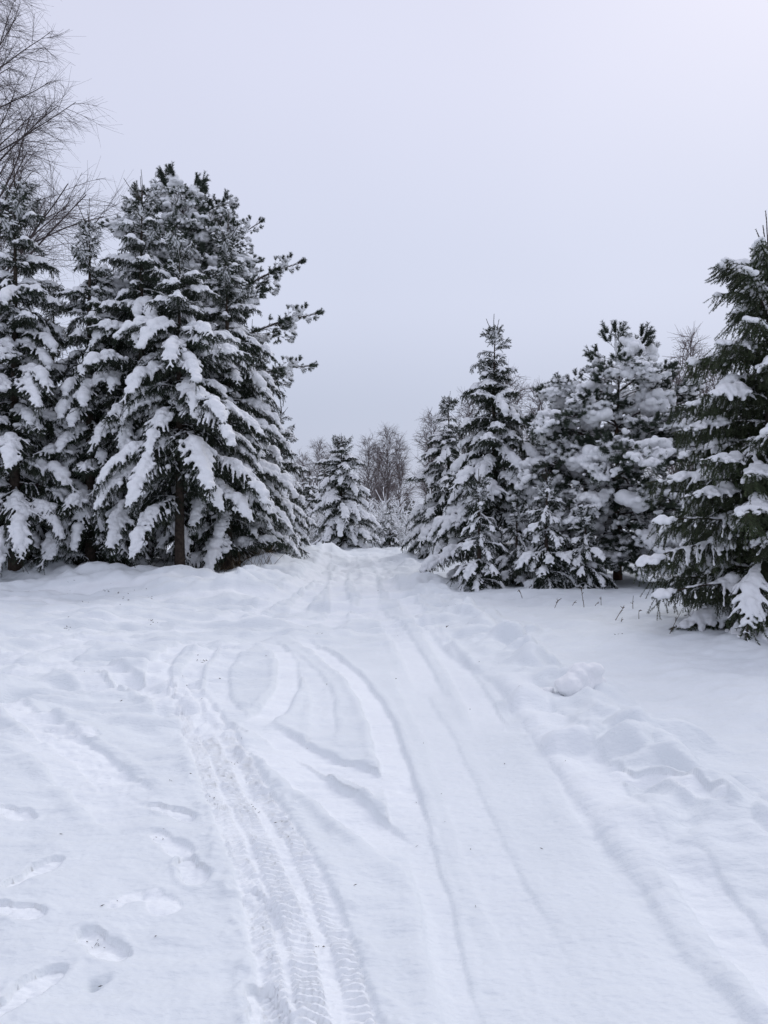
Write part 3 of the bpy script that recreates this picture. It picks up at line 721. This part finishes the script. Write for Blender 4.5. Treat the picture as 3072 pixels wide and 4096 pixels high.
# right of the track
spruce(968, 24, 845, 1.9, 'dark narrow spruce furthest back at the left end of the right-hand group', 8, low=.2, pw=.9, dens=1.25)
spruce(1070, 16.6, 676, 1.95, 'pointed spruce with a long bare leader at the front of the right-hand group', 9, low=.15, pw=.95, dens=1.2)
spruce(1660, 9.3, 452, 1.5, 'near green spruce with little snow, cut off by the right edge', 10, kind='green', low=.1, dens=1.15, step=.30, pw=.5)
YG = 'young spruces buried in snow'
spruce(1038, 14.6, 1012, .72, 'young spruce sapling in front of the pointed spruce, leftmost of the saplings', 11, low=.12, name='young_spruce', group=YG, step=.24)
spruce(1182, 14.3, 1004, .78, 'tallest young spruce sapling heavily loaded with snow between spruce and pine', 12, low=.12, name='young_spruce', group=YG, step=.24)
spruce(1262, 14.3, 1086, .80, 'squat young spruce sapling under thick snow in front of the pine trunk', 13, low=.1, name='young_spruce', group=YG, step=.22)
spruce(1118, 15.2, 1072, .6, 'small spruce sapling half hidden behind the two larger saplings', 14, low=.1, name='young_spruce', group=YG, step=.24)
pine(398, 19.6, 318, 2.05, 'tall pine with upright bottlebrush tops rising behind the left spruces', 21, low=3.4, extra=((6.3, 3.9, R(4), 10), (5.2, 4.1, R(-6), 0), (7.3, 3.0, R(-14), 18), (4.3, 3.8, R(-12), -8)))
pine(1335, 16.0, 712, 2.3, 'broad round-topped pine loaded with snow in the right-hand group', 22, low=.7)


BACK = 'background spruces filling the wood'
spruce(-70, 18.2, 470, 2.2, 'snowy spruce mostly outside the left edge behind the first spruce', 31, low=.4, group=BACK)
spruce(112, 19.8, 590, 2.0, 'shaded spruce filling the gap behind the two leftmost spruces', 32, low=.3, group=BACK)
spruce(258, 21.5, 560, 2.2, 'shaded spruce filling the gap between slim spruce and tall spruce', 33, low=.3, group=BACK)
spruce(545, 20.5, 690, 2.0, 'snowy spruce at the right rear of the left group, below the pine arms', 34, low=.3, group=BACK)
spruce(450, 22.5, 640, 2.3, 'shaded spruce behind the two bare trunks of the left group', 35, low=.3, group=BACK)
spruce(1475, 19.5, 972, 1.0, 'small snowy spruce in the gap between the round pine and the near green spruce', 36, low=.15, group=BACK)
spruce(1400, 23, 1010, 1.3, 'small snowy spruce seen low behind the right side of the pine', 37, low=.15, group=BACK)
spruce(1150, 23, 885, 1.6, 'snowy spruce hidden behind the gap between pointed spruce and pine', 38, low=.2, group=BACK)
spruce(842, 32.5, 1086, .85, 'tiny snow-buried spruce to the right of the lone centre spruce', 39, low=.1, group=BACK)
spruce(668, 37, 1008, 1.5, 'far frosted spruce just left of the lone centre spruce', 40, low=.2, group=BACK)
spruce(702, 44, 990, 1.6, 'farther pale spruce behind the left shoulder of the lone centre spruce', 41, low=.2, group=BACK)
spruce(1800, 12.5, 560, 1.9, 'snowy spruce beyond the right edge behind the near green spruce', 42, low=.3, group=BACK)

# ------------------------------------------------------------------ bare birches
def birch_parts(H, r0, limb0, nlimb, llen, sub_n, tw_n, tw_len, r_tw, seed, lean=0.0, up=55, mt='birch_twig'):
    rng = np.random.RandomState(seed)
    z = np.linspace(-.2, H, 16)
    tp = np.stack([lean * (z / H) ** 1.5 * H + np.cumsum(rng.normal(0, .02, 16)), np.cumsum(rng.normal(0, .02, 16)), z], 1)
    tv, tq = tubes(tp[None], (r0 * (1 - .93 * np.clip(z / H, 0, 1)))[None], 8)
    limbs, subs, tws = [], [], []
    for i in range(nlimb):
        f = limb0 + (1 - limb0) * (i + rng.rand()) / nlimb * .97
        p0, t = at(tp, (f * H + .2) / (H + .2)); a = i * 2.4 + rng.uniform(-.5, .5); el = R(up + rng.uniform(-12, 12))
        l = (llen * (1 - f) ** .7 * rng.uniform(.75, 1.15) + .5)
        lp = bend(p0, (math.cos(a) * math.cos(el), math.sin(a) * math.cos(el), math.sin(el)), l, rng.uniform(.0, .35), 9, rng); limbs.append((lp, r0 * .34 * (1 - f) + .012))
        for j in range(max(3, int(sub_n * l / llen))):
            g = .15 + .84 * (j + rng.rand()) / max(3, int(sub_n * l / llen)); b0, bt = at(lp, min(g, .99))
            dd = bt + rng.normal(0, .55, 3); dd /= np.linalg.norm(dd); sl = (l * .38 * (1 - .6 * g) + .25) * rng.uniform(.7, 1.2)
            sp = bend(b0, dd, sl, rng.uniform(.1, .5), 6, rng); subs.append(sp)
            for k in range(tw_n):
                h_ = .12 + .88 * (k + rng.rand()) / tw_n; c0, ct = at(sp, min(h_, .99))
                d3 = ct + rng.normal(0, .6, 3); d3 /= np.linalg.norm(d3)
                tws.append(bend(c0, d3, tw_len * rng.uniform(.5, 1.2), rng.uniform(-.35, .55), 3, rng))
    lv, lq = tubes(np.array([q for q, _ in limbs]), np.array([r for _, r in limbs])[:, None] * np.linspace(1, .3, 9)[None], 5)
    sv, sq = tubes(np.array(subs), np.repeat(np.linspace(r_tw * 2.2, r_tw * 1.2, 6)[None], len(subs), 0), 4)
    wv, wq = tubes(np.array(tws), np.repeat(np.linspace(r_tw, r_tw * .55, 3)[None], len(tws), 0), 3)
    cv, cq, ck = merge([(lv, lq, 0), (sv, sq, 0), (wv, wq, 0)])
    return (mesh_np('birch_trunk', tv, quads=tq, mats=['birch_bark']), mesh_np('birch_branches', cv, quads=cq, mats=[mt], smooth=False),
            [q for q, _ in limbs])
def birch(meshes, x, y, sc, rz, label, group, name='birch_tree'):
    root = link(name, None, None, (x, y, gz(x, y)), (0, 0, rz), (sc, sc, sc)); tag(root, label, 'birch', group)
    link('trunk', meshes[0], root); link('crown', meshes[1], root)
    return root
BG = 'bare birches behind the conifers'
b1 = birch_parts(21, .17, .22, 84, 7.2, 25, 15, .75, .0040, 51, .02, 50)
birch(b1, X_at(-100, 22.5), 22.5, 1.0, .4, 'large bare birch with fine drooping twigs rising above the spruces at upper left', BG)
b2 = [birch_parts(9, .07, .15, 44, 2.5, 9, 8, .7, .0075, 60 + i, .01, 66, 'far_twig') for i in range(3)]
for i, (px, d, top, rz, lab) in enumerate([
        (795, 56, 948, .3, 'bare far birch with a narrow crown just right of the lone centre spruce'),
        (836, 53, 930, 1.9, 'tallest bare far birch right of the lone centre spruce'),
        (866, 58, 952, 4.0, 'bare far birch nearest the dark narrow spruce of the right-hand group'),
        (818, 66, 975, 2.6, 'low bare far birch between the two taller far birches'),
        (690, 60, 958, 5.1, 'bare far birch above the left shoulder of the lone centre spruce'),
        (716, 64, 972, .9, 'bare far birch close behind the crown of the lone centre spruce'),
        (655, 62, 985, 3.4, 'low bare far birch beside the dark shaded spruce by the track'),
        (932, 46, 905, 2.2, 'bare birch showing beside the left edge of the dark narrow spruce'),
        (1008, 44, 870, .5, 'bare birch showing between the dark narrow spruce and the pointed spruce'),
        (1104, 40, 822, 1.2, 'bare birch showing right of the pointed spruce leader'),
        (1166, 42, 850, 3.0, 'bare birch showing left of the round pine crown'),
        (1500, 38, 742, 4.4, 'bare birch with reddish twigs between the round pine and the near green spruce'),
        (1462, 41, 815, 5.5, 'lower bare birch just right of the round pine'),
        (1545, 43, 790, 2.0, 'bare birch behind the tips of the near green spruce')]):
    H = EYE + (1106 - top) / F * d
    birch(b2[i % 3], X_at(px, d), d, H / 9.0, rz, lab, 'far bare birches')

# ------------------------------------------------------------------ snowy bushes
def bush_parts(h, n, seed, spread=.5, snow=.012):
    rng = np.random.RandomState(seed); st, tw = [], []
    for i in range(n):
        a = rng.uniform(0, TWO_PI); e = R(rng.uniform(45, 85)); l = h * rng.uniform(.6, 1.15)
        p = bend((rng.normal(0, .12), rng.normal(0, .12), -.05), (math.cos(a) * math.cos(e), math.sin(a) * math.cos(e), math.sin(e)), l, rng.uniform(.2, 1.0) * spread * 2, 8, rng); st.append(p)
        for k in range(7):
            c0, ct = at(p, rng.uniform(.25, .98)); d = ct + rng.normal(0, .55, 3); d /= np.linalg.norm(d)
            tw.append(bend(c0, d, h * rng.uniform(.15, .38), rng.uniform(.1, .7), 6, rng))
    st = np.array(st); tw = np.array(tw)
    v0, q0 = tubes(st, np.repeat(np.linspace(.014, .005, 8)[None], n, 0), 4); v1, q1 = tubes(tw, np.repeat(np.linspace(.006, .004, 6)[None], len(tw), 0), 3)
    v, q, k = merge([(v0, q0, 0), (v1, q1, 0)])
    up = np.array([0, 0, .014])
    def sr(P, lo, hi):
        r = rng.uniform(lo, hi, P.shape[:2]) * np.clip(rng.normal(.9, .5, P.shape[:2]), .1, 1.9); return r
    s0, p0 = tubes(st + up, sr(st, snow * .8, snow * 1.8), 5); s1, p1 = tubes(tw + up, sr(tw, snow * .7, snow * 1.7), 5)
    sv, sq, k = merge([(s0, p0, 0), (s1, p1, 0)])
    return mesh_np('bush_stems', v, quads=q, mats=['twig']), mesh_np('bush_snow', sv, quads=sq, mats=['snow'])
BUSH = [bush_parts(2.0, 26, 70 + i, .5, .011) for i in range(3)]
for i, (px, d, sc, lab) in enumerate([
        (812, 34, 1.25, 'frosted bare bush directly right of the lone centre spruce'), (850, 37, 1.5, 'taller frosted bush behind the tiny snow-buried spruce'),
        (872, 33, 1.0, 'frosted bush at the right side of the track end'), (790, 40, 1.5, 'frosted bush behind the right foot of the lone centre spruce'),
        (682, 35, 1.2, 'frosted bush directly left of the lone centre spruce'), (650, 33, 1.1, 'frosted bush by the dark shaded spruce at the track'),
        (664, 41, 1.9, 'tall arching frosted bush left of the lone centre spruce'), (1440, 21, .8, 'snowy bush at the foot of the gap right of the pine'),
        (900, 30, .9, 'snowy bush at the foot of the dark narrow spruce'), (705, 47, 1.7, 'far frosted bush behind the left side of the lone centre spruce'),
        (1390, 19, .6, 'small snowy bush under the right side of the pine'), (742, 50, 1.6, 'far frosted bush straight behind the lone centre spruce')]):
    x = X_at(px, d); m = BUSH[i % 3]
    r = link('bush', None, None, (x, d, gz(x, d)), (0, 0, i * 1.7), (sc, sc, sc * .9)); tag(r, lab, 'bush', 'frosted bushes')
    link('stems', m[0], r); link('snow_load', m[1], r)

# ------------------------------------------------------------------ the wood far behind, one mass
def far_wood():
    rng = np.random.RandomState(77); V, Q, K = [], [], []; off = 0
    for i in range(230):
        x = rng.uniform(-110, 110); y = rng.uniform(70, 105); h = rng.uniform(2.5, 5.2); r = h * rng.uniform(.17, .26); z0 = -.1
        m = 46; t = rng.uniform(0, 1, m) ** .8; a = rng.uniform(0, TWO_PI, m); rr_ = r * (1 - t) + .1
        base = np.stack([x + 0 * a, y + 0 * a, z0 + h * t], 1)
        tip = base + np.stack([np.cos(a) * rr_, np.sin(a) * rr_, -.35 * rr_ - .1], 1)
        sd = np.stack([-np.sin(a), np.cos(a), 0 * a], 1) * (rr_ * .35 + .05)[:, None]
        for kk, dz in ((0, 0), (1, .07)):
            q = np.stack([base + sd * .3, base - sd * .3, tip - sd, tip + sd], 1) * 1.0; q[:, :, 2] += dz
            if kk: q[:, 2:] = q[:, 2:] * .75 + base[:, None] * .25
            V.append(q.reshape(-1, 3)); Q.append(np.arange(m * 4).reshape(-1, 4) + off); K.append(np.full(m, kk)); off += m * 4
    me = mesh_np('far_wood', np.concatenate(V), quads=np.concatenate(Q), mats=['needles', 'snow'], quad_mat=np.concatenate(K), smooth=False)
    tag(link('far_wood', me), 'distant wood of snowy conifers closing the view far behind', 'wood', kind='stuff')
far_wood()

# ------------------------------------------------------------------ dry growth and litter
def blades(name, pts, hmin, hmax, rng, mat, r=.003, droop=.5, n=6):
    P = []
    zz = ground_h(np.array([p[0] for p in pts]), np.array([p[1] for p in pts]), False)
    for (x, y), z in zip(pts, zz):
        P.append(bend((x, y, z - .03), (rng.normal(0, .3), rng.normal(0, .3), 1), rng.uniform(hmin, hmax), rng.uniform(0, droop), n, rng))
    v, q = tubes(np.array(P), np.repeat(np.linspace(r, r * .5, n)[None], len(P), 0), 3)
    return mesh_np(name, v, quads=q, mats=[mat], smooth=False)
rng = np.random.RandomState(88)
pts = []
for i in range(420):
    px = rng.uniform(395, 590); d = rng.uniform(16.2, 20); pts.append((X_at(px, d), d))
for i in range(160):
    px = rng.uniform(60, 330); d = rng.uniform(16.6, 19); pts.append((X_at(px, d), d))
tag(link('dry_grass', blades('dry_grass', pts, .15, .5, rng, 'dry', .006, 1.2)), 'dry brown grass and stems under the left trees', 'grass', kind='stuff')
def weed(px, py, h, seed, label, heads=0):
    rng = np.random.RandomState(seed); c = W(px, py, .08); x, y = c
    st = bend((0, 0, -.04), (rng.normal(0, .35), rng.normal(0, .2), 1), h * rng.uniform(.8, 1.7), rng.uniform(-.1, .9), 6, rng)
    P = [st]
    for k in range(2 + heads):
        b, t = at(st, rng.uniform(.35, .95)); d = t + rng.normal(0, .5, 3); P.append(bend(b, d / np.linalg.norm(d), h * rng.uniform(.15, .35), .3, 6, rng))
    v, q = tubes(np.array(P), np.repeat(np.linspace(.0055, .003, 6)[None], len(P), 0), 4)
    o = link('weed_stalk', None, None, (x, y, gz(x, y))); tag(o, label, 'weed', 'dry weeds poking through the snow')
    link('stem', mesh_np('stem', v, quads=q, mats=['dry']), o)
    if heads:
        nv, nf = needles(np.array(P), 70, .02, .008, rng, fwd=1.0)
        link('seed_head', mesh_np('seed_head', nv, tris=nf, mats=['debris'], smooth=False), o)
    return o
for a in [(1195, 1312, .22, 1, 'dark dry weed with seed heads in the snow below the young spruces', 4), (1130, 1288, .18, 2, 'short dark weed at the foot of the pointed spruce', 3),
          (1232, 1308, .16, 3, 'thin dry stalk just right of the dark seed-head weed'), (1262, 1316, .22, 4, 'pale dry stalk below the squat young spruce', 1),
          (1283, 1304, .14, 5, 'tiny stalk just right of the pale stalk'), (1300, 1308, .14, 6, 'thin leaning stalk in the open snow below the pine'),
          (1326, 1338, .16, 7, 'forked dry weed in the open snow left of the near green spruce', 2), (1368, 1318, .24, 8, 'tall straight stalk below the gap right of the pine'),
          (1380, 1340, .14, 9, 'short leaning stalk between forked weed and near green spruce'), (1443, 1362, .35, 10, 'tall bare stalk just left of the foot of the near green spruce'),
          (958, 1357, .08, 11, 'tiny dark stalk by the right wheel groove'), (1340, 1345, .1, 12, 'tiny stalk right beside the forked dry weed')]:
    weed(*a)
def litter():
    rng = np.random.RandomState(99); V, T = [], []; off = 0
    spots = [(145, 1283, 9), (228, 1288, 16), (270, 1295, 12), (320, 1297, 10), (175, 1305, 6), (20, 1310, 4), (60, 1292, 5), (330, 1348, 10), (262, 1324, 4), (150, 1358, 6), (445, 1322, 10),
             (585, 1340, 4), (690, 1372, 3), (432, 1430, 10), (400, 1475, 3), (432, 1516, 3), (515, 1650, 3), (450, 1722, 6), (540, 1738, 6), (550, 1750, 4), (345, 1812, 4), (598, 1778, 2),
             (215, 2020, 5), (190, 2029, 4), (205, 2124, 6), (690, 2030, 3), (685, 2046, 2), (500, 1640, 3), (978, 1331, 5), (1340, 1388, 3), (360, 1700, 2)]
    for _ in range(60): spots.append((rng.uniform(0, 1250), 1270 + 800 * rng.rand() ** 2, 1))
    for px, py, n in spots:
        for i in range(n):
            c = W(px + rng.normal(0, 9), py + rng.normal(0, 2.6)); x, y = c; sc = min(1.4, .16 + y * .075)
            z = .004
            a = rng.uniform(0, TWO_PI); l = rng.uniform(.008, .03) * sc; w_ = rng.uniform(.002, .006) * sc
            d = np.array([math.cos(a), math.sin(a), rng.normal(0, .25)]) * l; s_ = np.array([-math.sin(a), math.cos(a), .3]) * w_
            p = np.array([x, y, z]); q = np.array([p - d, p + s_, p + d, p - s_, p + [0, 0, w_ * 1.2], p - [0, 0, w_]])
            V.append(q); T.append(np.array([[0, 3, 4], [3, 2, 4], [2, 1, 4], [1, 0, 4], [3, 0, 5], [2, 3, 5], [1, 2, 5], [0, 1, 5]]) + off); off += 6
    AV = np.concatenate(V); AV[:, 2] += np.repeat(ground_h(AV[::6, 0], AV[::6, 1]), 6)
    tag(link('fallen_litter', mesh_np('fallen_litter', AV, tris=np.concatenate(T), mats=['debris'], smooth=False)), 'dark bits of bark and needles scattered on the trampled snow', 'litter', kind='stuff')
litter()

# ------------------------------------------------------------------ thrown-up snow lumps on the right bank
def lump(px, py, size, seed, label, tall=1.0, rz=0.0):
    rng = np.random.RandomState(seed); C, Rr = [], []
    for i in range(9):
        f = i / 8 - .5
        C.append(np.array([f * 1.1, rng.normal(0, .10), .12 + tall * (.30 * (f + .5) + rng.uniform(-.05, .05))]) * size); Rr.append(size * (.26 + .10 * rng.rand()))
        C.append(np.array([f * 1.3, rng.normal(0, .16), .0]) * size); Rr.append(size * (.30 + .1 * rng.rand()))
    me = snow_mesh('snow_lump', C, Rr, size * .04, amp=.28, flat=.95, seed=seed, smooth=14)
    x, y = W(px, py, .1); o = link('snow_lump', me, None, (x, y, gz(x, y) - size * .05), (0, 0, rz)); tag(o, label, 'snow lump', 'snow lumps thrown up along the right bank')
lump(1256, 1492, .27, 1, 'upright wedge-shaped snow lump standing highest on the right bank', 1.2, .35)
lump(1172, 1494, .12, 2, 'small rounded snow lump just left of the wedge-shaped lump', .6)
